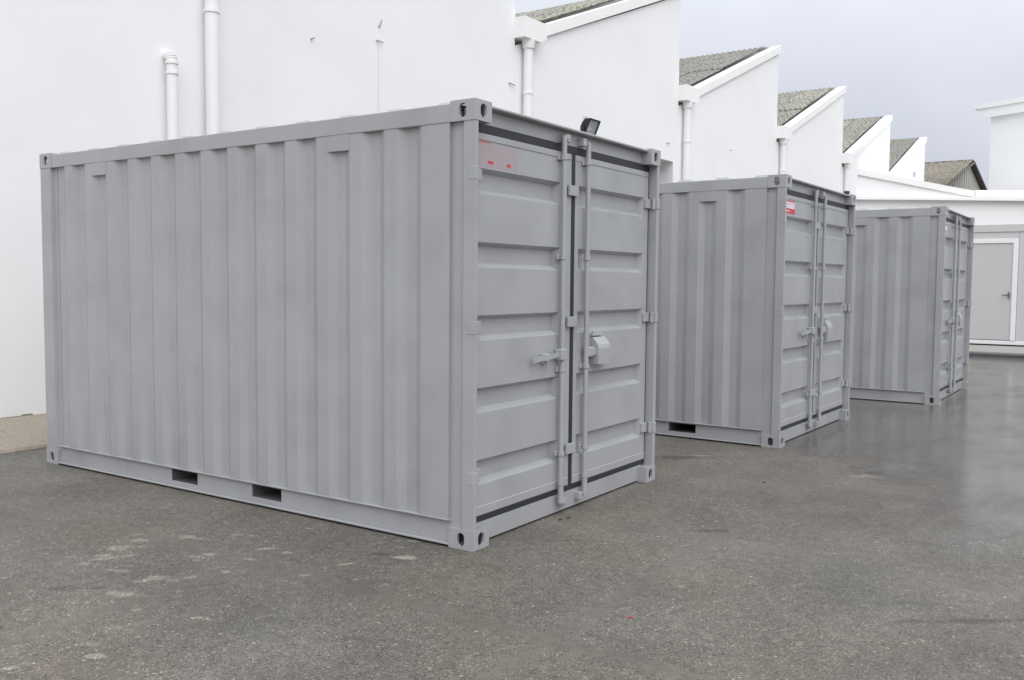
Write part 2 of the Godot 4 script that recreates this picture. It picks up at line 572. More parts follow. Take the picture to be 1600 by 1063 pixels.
func door_leaf(root: Node3D, right: bool) -> MeshInstance3D:
	var x0 := 1.245 if right else 0.062
	var x1 := 2.372 if right else 1.19
	var ca := 1.292 if right else 0.118
	var cb := 2.295 if right else 1.045
	var y0 := 0.172
	var y1 := 2.424
	var zf := -0.070
	var zr := -0.114
	var st := mb()
	# frame round the pressed panel
	var ya := 0.33
	var yb := 2.245
	for r in [[x0, y0, x1, ya], [x0, yb, x1, y1], [x0, ya, ca, yb], [cb, ya, x1, yb]]:
		quad(st, Vector3(r[0], r[1], zf), Vector3(r[2], r[1], zf), Vector3(r[2], r[3], zf), Vector3(r[0], r[3], zf))
	# pressed panel
	var prof := [Vector2(yb, zf)]
	var recs := []
	for k in 5:
		var t := 2.222 - 0.4285 * k
		prof.append(Vector2(t, zf)); prof.append(Vector2(t - 0.024, zr)); prof.append(Vector2(t - 0.121, zr)); prof.append(Vector2(t - 0.150, zf))
		recs.append(t)
	prof.append(Vector2(ya, zf))
	var e := 0.026
	for i in prof.size() - 1:
		var p: Vector2 = prof[i]
		var q: Vector2 = prof[i + 1]
		var pe := e if p.y < zf - 0.001 else 0.0
		var qe := e if q.y < zf - 0.001 else 0.0
		quad(st, Vector3(ca + pe, p.x, p.y), Vector3(cb - pe, p.x, p.y), Vector3(cb - qe, q.x, q.y), Vector3(ca + qe, q.x, q.y))
	for t: float in recs:
		for side in [[ca, e], [cb, -e]]:
			var a := Vector3(side[0], t, zf)
			var b := Vector3(side[0] + side[1], t - 0.024, zr)
			var c := Vector3(side[0] + side[1], t - 0.121, zr)
			var d := Vector3(side[0], t - 0.150, zf)
			quad(st, a, b, c, d)
	# edges and back
	quad(st, Vector3(x0, y0, zf), Vector3(x0, y1, zf), Vector3(x0, y1, -0.125), Vector3(x0, y0, -0.125))
	quad(st, Vector3(x1, y0, zf), Vector3(x1, y1, zf), Vector3(x1, y1, -0.125), Vector3(x1, y0, -0.125))
	quad(st, Vector3(x0, y0, zf), Vector3(x1, y0, zf), Vector3(x1, y0, -0.125), Vector3(x0, y0, -0.125))
	quad(st, Vector3(x0, y1, zf), Vector3(x1, y1, zf), Vector3(x1, y1, -0.125), Vector3(x0, y1, -0.125))
	quad(st, Vector3(x0, y0, -0.125), Vector3(x1, y0, -0.125), Vector3(x1, y1, -0.125), Vector3(x0, y1, -0.125))
	# folded plates along the top and the foot of the leaf
	box(st, Vector3(x0 + 0.004, 2.384, zf - 0.01), Vector3(x1 - 0.004, y1 - 0.003, zf + 0.0045), 0.002)
	box(st, Vector3(x0 + 0.004, y0 + 0.003, zf - 0.01), Vector3(x1 - 0.004, 0.229, zf + 0.005), 0.003)
	var d := build(st, "door", M.paint, root)
	# rubber seal round the leaf
	var g := mb()
	var gx0 := x0 - (0.027 if right else 0.02)
	var gx1 := x1 + (0.02 if right else 0.027)
	for r in [[gx0, 0.134, gx1, y0], [gx0, y1, gx1, 2.477], [gx0, y0, x0, y1], [x1, y0, gx1, y1]]:
		box(g, Vector3(r[0], r[1], -0.13), Vector3(r[2], r[3], -0.072), 0.004)
	build(g, "gasket", M.gasket, d)
	# locking bar
	var bx := 1.357 if right else 1.035
	var bz := -0.034
	var lb := mb()
	tube(lb, Vector3(bx, 0.085, bz), Vector3(bx, 2.515, bz), 0.0175)
	tube(lb, Vector3(bx, 0.205, bz), Vector3(bx, 0.235, bz), 0.023)
	tube(lb, Vector3(bx, 0.085, bz), Vector3(bx, 0.2, bz), 0.0205)
	build(lb, "locking_bar", M.paint, d)
	for y: float in [2.38, 1.73, 0.985, 0.42]:
		var br := mb()
		box(br, Vector3(bx - 0.036, y - 0.017, -0.0705), Vector3(bx + 0.036, y + 0.017, -0.052), 0.003)
		tube(br, Vector3(bx, y - 0.014, bz), Vector3(bx, y + 0.014, bz), 0.0235)
		build(br, "bar_bracket", M.paint, d)
	# cams and keepers at head and sill
	for y: float in [2.512, 0.083]:
		var kp := mb()
		var s := 0.052 if not right else -0.052
		box(kp, Vector3(bx + s - 0.022, y - 0.026, -0.09), Vector3(bx + s + 0.022, y + 0.026, -0.028), 0.004)
		box(kp, Vector3(bx + s * 0.1 - 0.016, y - 0.012, -0.05), Vector3(bx + s * 0.6 + 0.016, y + 0.012, -0.022), 0.003)
		build(kp, "cam_keeper", M.paint, d)
	# hinges
	for y: float in [2.178, 1.297, 0.425]:
		var h := mb()
		if right:
			box(h, Vector3(2.296, y - 0.036, -0.0705), Vector3(2.395, y + 0.036, -0.052), 0.003)
			tube(h, Vector3(2.398, y - 0.042, -0.034), Vector3(2.398, y + 0.042, -0.034), 0.017)
			box(h, Vector3(2.392, y - 0.04, -0.03), Vector3(W - 0.001, y + 0.04, 0.002), 0.003)
		else:
			box(h, Vector3(0.043, y - 0.036, -0.0705), Vector3(0.142, y + 0.036, -0.052), 0.003)
			tube(h, Vector3(0.052, y - 0.042, -0.028), Vector3(0.052, y + 0.042, -0.028), 0.015)
			box(h, Vector3(0.002, y - 0.037, -0.046), Vector3(0.044, y + 0.037, -0.002), 0.002)
		build(h, "hinge", M.paint, d)
	if right:
		for y: float in [2.178, 1.297, 0.43]:
			var pl := mb()
			box(pl, Vector3(1.128, y - 0.035, -0.063), Vector3(1.25, y + 0.035, -0.044), 0.003)
			build(pl, "overlap_plate", M.paint, d)
		var lk := mb()
		var pts := [Vector2(-0.07, 0.99), Vector2(0.0, 0.99), Vector2(0.0, 1.10), Vector2(-0.006, 1.128), Vector2(-0.022, 1.152), Vector2(-0.048, 1.178), Vector2(-0.07, 1.187)]
		prism(lk, pts, 0, 1.474, 1.652)
		build(lk, "lock_box", M.paint, d)
		var hs := mb()
		box(hs, Vector3(1.47, 1.187, -0.0705), Vector3(1.62, 1.203, -0.045), 0.002)
		box(hs, Vector3(1.50, 1.192, -0.066), Vector3(1.56, 1.218, -0.054), 0.002)
		build(hs, "hasp", M.paint, d)
		var hk := mb()
		box(hk, Vector3(1.362, 1.048, -0.05), Vector3(1.44, 1.115, -0.012), 0.006)
		box(hk, Vector3(1.43, 1.055, -0.066), Vector3(1.478, 1.10, -0.02), 0.004)
		build(hk, "handle_hub", M.paint, d)
	else:
		var hb := mb()
		box(hb, Vector3(0.99, 1.048, -0.066), Vector3(1.058, 1.122, -0.008), 0.005)
		build(hb, "handle_hub", M.paint, d)
		var hd := mb()
		prism(hd, [Vector2(0.675, 1.047), Vector2(0.675, 1.079), Vector2(0.76, 1.088), Vector2(0.84, 1.087), Vector2(1.0, 1.102), Vector2(1.0, 1.073), Vector2(0.84, 1.058), Vector2(0.76, 1.056)], 2, -0.036, -0.026)
		build(hd, "handle", M.paint, d)
		var ct := mb()
		box(ct, Vector3(0.815, 1.035, -0.0705), Vector3(0.868, 1.10, -0.04), 0.004)
		box(ct, Vector3(0.822, 1.05, -0.04), Vector3(0.860, 1.098, -0.022), 0.004)
		tube(ct, Vector3(0.84, 1.05, -0.02), Vector3(0.84, 1.0, -0.03), 0.006, 0.006, 8)
		build(ct, "handle_catch", M.paint, d)
	return d

func make_container(at: Vector3, turn: float, L: float, vents: Array, pockets: Array, label: String) -> Array:
	var root := base("shipping_container", at, turn)
	tag(root, label, "container", "grey steel containers in the yard")
	for right in [false, true]:
		for top in [false, true]:
			for back in [false, true]:
				casting(root, right, top, back, L)
	# corner posts
	var post := [Vector2(0.004, -0.004), Vector2(0.004, -0.082), Vector2(0.010, -0.088), Vector2(0.030, -0.094), Vector2(0.030, -0.2), Vector2(0.11, -0.2), Vector2(0.11, -0.14), Vector2(0.041, -0.135), Vector2(0.041, -0.008), Vector2(0.037, -0.004)]
	var front := [Vector2(0.004, -L + 0.004), Vector2(0.004, -L + 0.150), Vector2(0.03, -L + 0.158), Vector2(0.03, -L + 0.21), Vector2(0.155, -L + 0.21), Vector2(0.155, -L + 0.004)]
	for pts: Array in [post, mirror_x(post), front, mirror_x(front)]:
		var st := mb()
		prism(st, pts, 1, 0.1195, 2.4735)
		build(st, "corner_post", M.paint, root)
	for right in [false, true]:
		side_panel(root, right, L, vents)
		bottom_rail(root, right, L, pockets)
		var tr := mb()
		var a := W - 0.062 if right else 0.002
		box(tr, Vector3(a, 2.470, -L + 0.178), Vector3(a + 0.06, 2.577, -0.178), 0.004)
		build(tr, "top_side_rail", M.paint, root)
	# end wall at the back
	var ew := mb()
	var x := 0.15
	while x < W - 0.16:
		var xe := minf(x + 0.25, W - 0.15)
		var q := [Vector2(x, -L + 0.02), Vector2(x + 0.09, -L + 0.02), Vector2(x + 0.13, -L + 0.06), Vector2(xe - 0.04, -L + 0.06), Vector2(xe, -L + 0.02)]
		for i in 4:
			quad(ew, Vector3(q[i].x, 0.1, q[i].y), Vector3(q[i + 1].x, 0.1, q[i + 1].y), Vector3(q[i + 1].x, 2.49, q[i + 1].y), Vector3(q[i].x, 2.49, q[i].y))
		x = xe
	build(ew, "end_wall", M.paint, root)
	var eb := mb()
	box(eb, Vector3(0.162, 0.014, -L + 0.012), Vector3(W - 0.162, 0.15, -L + 0.08))
	build(eb, "front_sill", M.paint, root)
	var et := mb()
	box(et, Vector3(0.162, 2.47, -L + 0.012), Vector3(W - 0.162, 2.575, -L + 0.08))
	build(et, "front_header", M.paint, root)
	# pressed roof
	var rf := mb()
	var pr := [Vector2(-0.17, 2.560)]
	var z := -0.263
	while z > -L + 0.24:
		pr.append(Vector2(z + 0.1, 2.562)); pr.append(Vector2(z + 0.055, 2.603)); pr.append(Vector2(z - 0.055, 2.603)); pr.append(Vector2(z - 0.1, 2.562))
		z -= 0.399
	pr.append(Vector2(-L + 0.07, 2.56))
	for i in pr.size() - 1:
		var p: Vector2 = pr[i]
		var q: Vector2 = pr[i + 1]
		quad(rf, Vector3(0.075, p.y, p.x), Vector3(W - 0.075, p.y, p.x), Vector3(W - 0.075, q.y, q.x), Vector3(0.075, q.y, q.x))
		for sx: float in [0.03, W - 0.03]:
			var xi := 0.075 if sx < 1 else W - 0.075
			quad(rf, Vector3(sx, 2.56, p.x), Vector3(xi, p.y, p.x), Vector3(xi, q.y, q.x), Vector3(sx, 2.56, q.x))
	build(rf, "roof", M.paint, root)
	# door frame
	var hd := mb()
	box(hd, Vector3(0.105, 2.4775, -0.16), Vector3(W - 0.105, 2.566, -0.082), 0.003)
	box(hd, Vector3(0.1625, 2.566, -0.2), Vector3(W - 0.1625, 2.581, -0.024), 0.003)
	build(hd, "door_header", M.paint, root)
	var sl := mb()
	prism(sl, [Vector2(-0.16, 0.014), Vector2(-0.074, 0.014), Vector2(-0.072, 0.128), Vector2(-0.084, 0.1335), Vector2(-0.16, 0.1335)], 0, 0.11, W - 0.11)
	build(sl, "door_sill", M.paint, root)
	var dl := door_leaf(root, false)
	var dr := door_leaf(root, true)
	# plywood floor, so that the box is closed
	var fl := mb()
	box(fl, Vector3(0.08, 0.148, -L + 0.1), Vector3(W - 0.08, 0.160, -0.13), 0.0)
	build(fl, "floor", M.inside, root)
	return [root, dl, dr]

func sticker(door: Node3D, called: String, mat: Material, x0: float, y0: float, x1: float, y1: float, z: float, label := "") -> MeshInstance3D:
	var st := mb()
	box(st, Vector3(x0, y0, z - 0.0012), Vector3(x1, y1, z), 0.0004)
	var o := build(st, called, mat, door)
	if label != "": tag(o, label)
	return o

func floodlight(at: Vector3) -> void:
	var r := base("floodlight", at)
	tag(r, "small black floodlight clamped on the roof edge of the largest container", "floodlight")
	var tilt := Basis(Vector3.RIGHT, deg_to_rad(22))
	var body := Node3D.new()
	var hs := mb()
	var pts := [Vector2(0.0, -0.065), Vector2(0.0, 0.065), Vector2(-0.02, 0.065), Vector2(-0.042, 0.05), Vector2(-0.052, 0.02), Vector2(-0.052, -0.02), Vector2(-0.042, -0.05), Vector2(-0.02, -0.065)]
	prism(hs, pts, 0, -0.08, 0.08)
	body.free()
	var h := build(hs, "housing", M.black, r)
	h.transform = Transform3D(tilt, Vector3(0, 0.085, 0))
	var bz := mb()
	for q in [[-0.088, -0.072, 0.088, -0.058], [-0.088, 0.058, 0.088, 0.072], [-0.088, -0.058, -0.074, 0.058], [0.074, -0.058, 0.088, 0.058]]:
		box(bz, Vector3(q[0], q[1], 0.0), Vector3(q[2], q[3], 0.014), 0.002)
	build(bz, "bezel", M.black, h)
	var rf := mb()
	quad(rf, Vector3(-0.073, -0.057, 0.002), Vector3(0.073, -0.057, 0.002), Vector3(0.073, 0.057, 0.002), Vector3(-0.073, 0.057, 0.002))
	build(rf, "reflector", M.reflector, h)
	var lp := mb()
	tube(lp, Vector3(-0.05, -0.015, 0.007), Vector3(0.0, -0.015, 0.007), 0.004, 0.004, 8)
	box(lp, Vector3(-0.066, -0.032, 0.003), Vector3(-0.03, 0.006, 0.006), 0.001)
	build(lp, "lamp_tube", M.lens, h)
	var gl := mb()
	quad(gl, Vector3(-0.074, -0.058, 0.010), Vector3(0.074, -0.058, 0.010), Vector3(0.074, 0.058, 0.010), Vector3(-0.074, 0.058, 0.010))
	build(gl, "glass", M.glass, h)
	var bk := mb()
	box(bk, Vector3(-0.094, 0.0, -0.05), Vector3(0.094, 0.006, -0.02), 0.001)
	box(bk, Vector3(-0.094, 0.0, -0.05), Vector3(-0.089, 0.09, -0.02), 0.001)
	box(bk, Vector3(0.089, 0.0, -0.05), Vector3(0.094, 0.09, -0.02), 0.001)
	build(bk, "bracket", M.black, r)
	r.scale = Vector3(0.86, 0.84, 0.9)

# ------------------------------------------------------------------ buildings
func sheet_mesh(width: float, length: float, pitch: float, amp: float) -> ArrayMesh:
	var st := mb()
	st.set_smooth_group(1)
	var n := int(round(width / pitch)) * 6
	for i in n:
		var a := width * i / n
		var b := width * (i + 1) / n
		var ya := amp * cos(TAU * a / pitch)
		var yb := amp * cos(TAU * b / pitch)
		quad(st, Vector3(0, ya, -a), Vector3(length, ya, -a), Vector3(length, yb, -b), Vector3(0, yb, -b))
	st.generate_normals()
	return st.commit()

func make_factory() -> void:
	var th := -atan(0.0237)
	var root := base("factory_building", Vector3(0, 0, -6.992), th)
	tag(root, "long white factory with saw-tooth roofs and downpipes behind the containers", "building")
	var P := 7.12
	var sheet := sheet_mesh(1.062, 3.55, 0.177, 0.026)
	var rng := RandomNumberGenerator.new()
	rng.seed = 9
	for k in range(-3, 6):
		var s0 := 3.28 + P * k
		var s1 := s0 + P
		# gable wall, 0.3 m thick; bay 1 has a window opening
		var st := mb()
		var top := func(s: float): return 6.23 + (s - s0 - 0.7) * 0.389
		if k == 1:
			var wa := 14.9
			var wb := 17.28
			var ya := 3.2
			var yb := 4.6
			prism(st, [Vector2(s0, -0.2), Vector2(wa, -0.2), Vector2(wa, top.call(wa)), Vector2(s0, 6.0)], 2, -0.25, 0.0)
			prism(st, [Vector2(wa, -0.2), Vector2(wb, -0.2), Vector2(wb, ya), Vector2(wa, ya)], 2, -0.25, 0.0)
			prism(st, [Vector2(wa, yb), Vector2(wb, yb), Vector2(wb, top.call(wb)), Vector2(wa, top.call(wa))], 2, -0.25, 0.0)
			prism(st, [Vector2(wb, -0.2), Vector2(s1, -0.2), Vector2(s1, top.call(s1)), Vector2(wb, top.call(wb))], 2, -0.25, 0.0)
		elif k == 5:
			var wa := 43.55
			var wb := 44.15
			var ya := 6.78
			var yb := 7.04
			prism(st, [Vector2(s0, -0.2), Vector2(wa, -0.2), Vector2(wa, top.call(wa)), Vector2(s0, 6.0)], 2, -0.25, 0.0)
			prism(st, [Vector2(wa, -0.2), Vector2(wb, -0.2), Vector2(wb, ya), Vector2(wa, ya)], 2, -0.25, 0.0)
			prism(st, [Vector2(wa, yb), Vector2(wb, yb), Vector2(wb, top.call(wb)), Vector2(wa, top.call(wa))], 2, -0.25, 0.0)
			prism(st, [Vector2(wb, -0.2), Vector2(s1, -0.2), Vector2(s1, top.call(s1)), Vector2(wb, top.call(wb))], 2, -0.25, 0.0)
		else:
			prism(st, [Vector2(s0, -0.2), Vector2(s1, -0.2), Vector2(s1, top.call(s1)), Vector2(s0, 6.0)], 2, -0.25, 0.0)
		build(st, "gable_wall", M.white, root)
		# sloping coping
		var cp := mb()
		var c0 := s0 + 0.72
		prism(cp, [Vector2(c0, 6.28), Vector2(s1 + 0.02, 8.775), Vector2(s1 + 0.02, 9.0), Vector2(c0, 6.505)], 2, -0.27, 0.07)
		build(cp, "coping", M.white_trim, root)
		# gutter end
		var gt := mb()
		prism(gt, [Vector2(s0 - 0.02, 6.14), Vector2(s0 + 0.55, 6.14), Vector2(s0 + 0.74, 6.24), Vector2(s0 + 0.74, 6.52), Vector2(s0 - 0.02, 6.52)], 2, -0.5, 0.24)
		build(gt, "gutter_end", M.white_trim, root)
		# downpipe
		var dp := mb()
		var pc := Vector3(s0 + 0.27, 0, 0.125)
		tube(dp, pc + Vector3(0, 0.02, 0), pc + Vector3(0, 6.14, 0), 0.088, 0.088, 20)
		var pipe := build(dp, "downpipe", M.pipe, root)
		var cl := mb()
		tube(cl, pc + Vector3(0, 5.98, 0), pc + Vector3(0, 6.139, 0), 0.112, 0.132, 20)
		build(cl, "hopper", M.pipe, pipe)
		for y: float in ([4.95, 2.9, 0.9] if k == 0 else [5.13, 3.1, 1.0]):
			var rg := mb()
			tube(rg, pc + Vector3(0, y, 0), pc + Vector3(0, y + 0.045, 0), 0.101, 0.101, 20)
			build(rg, "pipe_collar", M.pipe, pipe)
		# glazed upright face of the saw-tooth, and the roof
		var nl := mb()
		box(nl, Vector3(s1 - 0.2, 6.3, -7.0), Vector3(s1 - 0.06, 8.85, -0.255), 0.0)
		build(nl, "north_light_wall", M.white, root)
		var slope := atan(0.389)
		var rc := mb()
		tube(rc, Vector3(s1 - 0.02, 8.93, -0.25), Vector3(s1 - 0.02, 8.93, -7.0), 0.06, 0.06, 8)
		var roof := build(rc, "roof", M.roof1, root)
		for row in 2:
			for c in 6:
				var sh := place(sheet, "roof_sheet", M["roof%d" % rng.randi_range(0, 2)], roof)
				var along := 0.0 if row == 0 else 3.3
				var s := s0 + 0.42 + along * cos(slope)
				var y := 6.44 + along * sin(slope) + 0.014 * row + rng.randf_range(-0.006, 0.006)
				sh.transform = Transform3D(Basis(Vector3.BACK, slope + rng.randf_range(-0.003, 0.003)), Vector3(s, y, -0.275 - 1.062 * c + rng.randf_range(-0.01, 0.01)))
	# window in the bay behind the largest container, in a deep reveal
	var jb := mb()
	for q in [[14.82, 3.12, 17.36, 3.2], [14.82, 4.6, 17.36, 4.68], [14.82, 3.2, 14.9, 4.6], [17.28, 3.2, 17.36, 4.6]]:
		box(jb, Vector3(q[0], q[1], -0.5), Vector3(q[2], q[3], -0.251), 0.0)
	build(jb, "window_reveal", M.white, root)
	var wd := mb()
	box(wd, Vector3(14.9, 3.2, -0.44), Vector3(17.28, 4.6, -0.40), 0.0)
	var win := build(wd, "window", M.window_glass, root)
	var wf := mb()
	for q in [[14.9, 4.54, 17.28, 4.6], [14.9, 3.2, 17.28, 3.26], [17.2, 3.26, 17.28, 4.54], [14.9, 3.26, 14.98, 4.54], [16.04, 3.26, 16.12, 4.54]]:
		box(wf, Vector3(q[0], q[1], -0.40), Vector3(q[2], q[3], -0.35), 0.004)
	build(wf, "window_frame", M.reveal, win)
	# louvre in the last bay
	var lv := mb()
	box(lv, Vector3(43.55, 6.78, -0.3), Vector3(44.15, 7.04, -0.26), 0.0)
	var louvre := build(lv, "louvre", M.dark_metal, root)
	for k in 4:
		var b := mb()
		box(b, Vector3(43.56, 6.79 + 0.062 * k, -0.26), Vector3(44.14, 6.815 + 0.062 * k, -0.2), 0.002)
		build(b, "louvre_blade", M.reveal, louvre)
	# vent pipe with elbow
	var vp := mb()
	var vc := Vector3(2.97, 0, 0.11)
	tube(vp, vc + Vector3(0, 0.03, 0), vc + Vector3(0, 4.26, 0), 0.066, 0.066, 18)
	var prev := vc + Vector3(0, 4.26, 0)
	for i in 6:
		var a := PI / 2 * (i + 1) / 6
		var q := vc + Vector3(0, 4.26 + 0.055 * sin(a), -0.075 * (1 - cos(a)))
		tube(vp, prev, q, 0.07, 0.07, 16, i == 5)
		prev = q
	tube(vp, prev, prev + Vector3(0, 0, -0.06), 0.07, 0.07, 16)
	var vent := build(vp, "vent_pipe", M.pipe, root)
	for y: float in [4.075, 4.20]:
		var rg := mb()
		tube(rg, vc + Vector3(0, y, 0), vc + Vector3(0, y + 0.035, 0), 0.078, 0.078, 18)
		build(rg, "pipe_collar", M.pipe, vent)
	# lightning cable and small wall hooks
	var cb := mb()
	tube(cb, Vector3(6.72, 0.05, 0.012), Vector3(6.72, 5.25, 0.012), 0.008, 0.008, 8)
	build(cb, "wall_cable", M.pipe, root)
	for q in [[6.68, 5.30, 0.10, -0.02], [6.73, 5.52, 0.02, 0.1], [10.22, 5.28, 0.14, -0.03], [5.33, 5.03, 0.03, 0.02], [12.93, 5.05, 0.06, 0.02], [16.9, 5.02, 0.10, -0.02], [20.9, 5.32, 0.06, 0.02]]:
		var hk := mb()
		var a := Vector3(q[0], q[1], 0.02)
		tube(hk, a, a + Vector3(q[2], q[3], 0.03), 0.012, 0.012, 6)
		tube(hk, a + Vector3(0, 0, -0.03), a, 0.012, 0.012, 6)
		build(hk, "wall_hook", M.reveal, root)
	# moss line at the foot of the wall
	var ms := mb()
	for i in 150:
		var s := -14.0 + 0.24 * i + rng.randf_range(-0.05, 0.05)
		var l := rng.randf_range(0.1, 0.26)
		var h := rng.randf_range(0.004, 0.012)
		var w := rng.randf_range(0.008, 0.03)
		prism(ms, [Vector2(0.0, 0.05), Vector2(w, 0.052), Vector2(w * 0.5, 0.05 + h), Vector2(0.0, 0.05 + h * 1.6)], 0, s, s + l)
	var mo := build(ms, "moss_line", M.moss, root)
	mo.set_meta("kind", "stuff")

func make_pavement() -> void:
	var th := -atan(0.0237)
	var o := Node3D.new()
	var st := mb()
	var pts := [Vector2(0.0, -0.2), Vector2(1.84, -0.2), Vector2(1.84, 0.012), Vector2(1.82, 0.036), Vector2(1.76, 0.048), Vector2(0.0, 0.052)]
	prism(st, pts, 0, -25.0, 33.0)
	o.free()
	var p := build(st, "pavement", M.concrete, self)
	p.position = Vector3(0, 0, -6.99)
	p.rotation.y = th
	tag(p, "narrow tan concrete pavement along the foot of the white wall", "pavement", "", "structure")

func make_cabin() -> void:
	var X := 18.62
	var r := base("site_cabin", Vector3(X, 0, 0))
	tag(r, "light grey prefab cabin with white framed door at the end of the yard", "cabin")
	var za := -2.6
	var zb := 3.4
	var D := 2.4
	var bx := func(called: String, mat: Material, x0: float, y0: float, z0: float, x1: float, y1: float, z1: float, parent: Node, bv := 0.004):
		var st := mb()
		box(st, Vector3(x0, y0, z0), Vector3(x1, y1, z1), bv)
		return build(st, called, mat, parent)
	bx.call("roof_beam", M.cabin_beam, -0.02, 2.75, za - 0.02, D, 2.925, zb + 0.02, r, 0.01)
	# skid beams
	for x: float in [0.0, D - 0.14]:
		bx.call("skid_beam", M.steel if x > 1 else M.cabin_beam, x, 0.105, za, x + 0.14, 0.25, zb, r)
	for z: float in [za + 0.1, -1.0, 2.3, zb - 0.2]:
		for x: float in [0.25, D - 0.4]:
			bx.call("support_block", M.dark_metal, x, 0.0, z, x + 0.15, 0.108, z + 0.15, r)
	bx.call("floor_gap", M.dark_metal, 0.03, 0.25, za + 0.01, D - 0.03, 0.285, zb - 0.01, r)
	bx.call("floor_beam", M.cabin_white, -0.01, 0.285, za, D, 0.37, zb, r)
	# wall panels around the door
	var z := za
	while z < zb - 0.01:
		var ze := minf(z + 1.0, zb)
		if z < -0.02 and ze > -0.02: ze = -0.06
		if absf(z + 0.06) < 0.001:
			z = 0.98
			continue
		bx.call("wall_panel", M.cabin_wall, 0.0, 0.371, z, 0.05, 2.749, ze - 0.004, r)
		z = ze
	bx.call("wall_panel", M.cabin_wall, 0.0, 2.61, -0.06, 0.05, 2.749, 0.976, r)
	bx.call("end_panel", M.cabin_wall, 0.051, 0.371, za, D - 0.051, 2.749, za + 0.05, r)
	bx.call("end_panel", M.cabin_wall, 0.051, 0.371, zb - 0.05, D - 0.051, 2.749, zb, r)
	bx.call("rear_panel", M.cabin_wall, D - 0.05, 0.371, za, D, 2.749, zb, r)
	var d: MeshInstance3D = bx.call("door", M.cabin_door, 0.0, 0.385, 0.04, 0.04, 2.506, 0.868, r)
	for q in [[0.372, -0.056, 2.608, 0.038], [0.372, 0.87, 2.608, 0.974], [2.508, 0.038, 2.608, 0.87]]:
		bx.call("door_frame", M.cabin_white, -0.022, q[0], q[1], 0.045, q[2], q[3], d, 0.006)
	bx.call("lock_plate", M.steel, -0.012, 1.29, 0.80, 0.0, 1.45, 0.84, d, 0.003)
	var h := mb()
	tube(h, Vector3(-0.01, 1.375, 0.815), Vector3(-0.055, 1.375, 0.815), 0.012, 0.012, 10)
	tube(h, Vector3(-0.055, 1.375, 0.825), Vector3(-0.055, 1.37, 0.69), 0.012, 0.01, 10)
	build(h, "door_handle", M.dark_metal, d)

func make_annex() -> void:
	# local x runs along the facade to the right, z towards the yard
	var dir := Vector3(37.72 - 33.98, 0, -0.71 + 6.25).normalized()
	var r := base("flat_roofed_annex", Vector3(33.98, 0, -6.25), atan2(-dir.z, dir.x))
	tag(r, "low white flat-roofed annex with projecting eaves behind the grey cabin", "building")
	var n := Vector3(-0.829, 0, 0.559)
	var st := mb()
	prism(st, [Vector2(-0.3, -0.2), Vector2(16, -0.2), Vector2(16, 5.2), Vector2(4.6, 5.2), Vector2(-0.3, 6.05)], 2, -1.0, 0.0)
	build(st, "facade", M.white, r)
	var bk := mb()
	# body behind the facade, sheared back along the factory wall
	var back := r.transform.basis.inverse() * Vector3(9, 0, 0.2)
	var f := [Vector3(0.2, -0.2, -0.98), Vector3(16, -0.2, -0.98), Vector3(16, 5.0, -0.98), Vector3(0.2, 5.0, -0.98)]
	for i in 4:
		quad(bk, f[i], f[(i + 1) % 4], f[(i + 1) % 4] + back, f[i] + back)
	quad(bk, f[0] + back, f[1] + back, f[2] + back, f[3] + back)
	build(bk, "body", M.white, r)
	var c := mb()
	prism(c, [Vector2(-0.3, 6.0), Vector2(4.7, 5.09), Vector2(4.7, 5.345), Vector2(3.9, 5.47), Vector2(-0.3, 6.24)], 2, -1.2, 0.08)
	build(c, "sloping_coping", M.white_trim, r)
	var e := mb()
	prism(e, [Vector2(0.24, 5.08), Vector2(0.16, 5.34), Vector2(0.12, 5.36), Vector2(-1.1, 5.36), Vector2(-1.1, 4.95), Vector2(0.24, 4.95)], 0, 4.702, 16.2)
	prism(e, [Vector2(0.24, 5.06), Vector2(0.06, 5.09), Vector2(-0.9, 5.09), Vector2(-0.9, 4.95), Vector2(0.24, 4.95)], 0, -0.3, 4.70)
	build(e, "eaves", M.white_trim, r)

func make_tall() -> void:
	# facade runs from its far end towards the right of the yard
	var r := base("tall_white_building", Vector3(49.29, 0, -3.4), atan2(-0.927, -0.375))
	tag(r, "tall white building with overhanging eaves at the right edge", "building")
	var st := mb()
	prism(st, [Vector2(0, -0.2), Vector2(14, -0.2), Vector2(14, 10.55), Vector2(0, 10.40)], 2, -10.0, 0.0)
	build(st, "wall", M.white, r)
	var e := mb()
	prism(e, [Vector2(-0.75, 10.70), Vector2(-0.75, 10.95), Vector2(15, 11.10), Vector2(15, 10.85)], 2, -11.0, 0.3)
	build(e, "eaves", M.white_trim, r)
	var s := mb()
	prism(s, [Vector2(-0.72, 10.699), Vector2(14.5, 10.84), Vector2(14.5, 10.45), Vector2(0, 10.22)], 2, -10.5, 0.22)
	build(s, "soffit", M.white_trim, r)

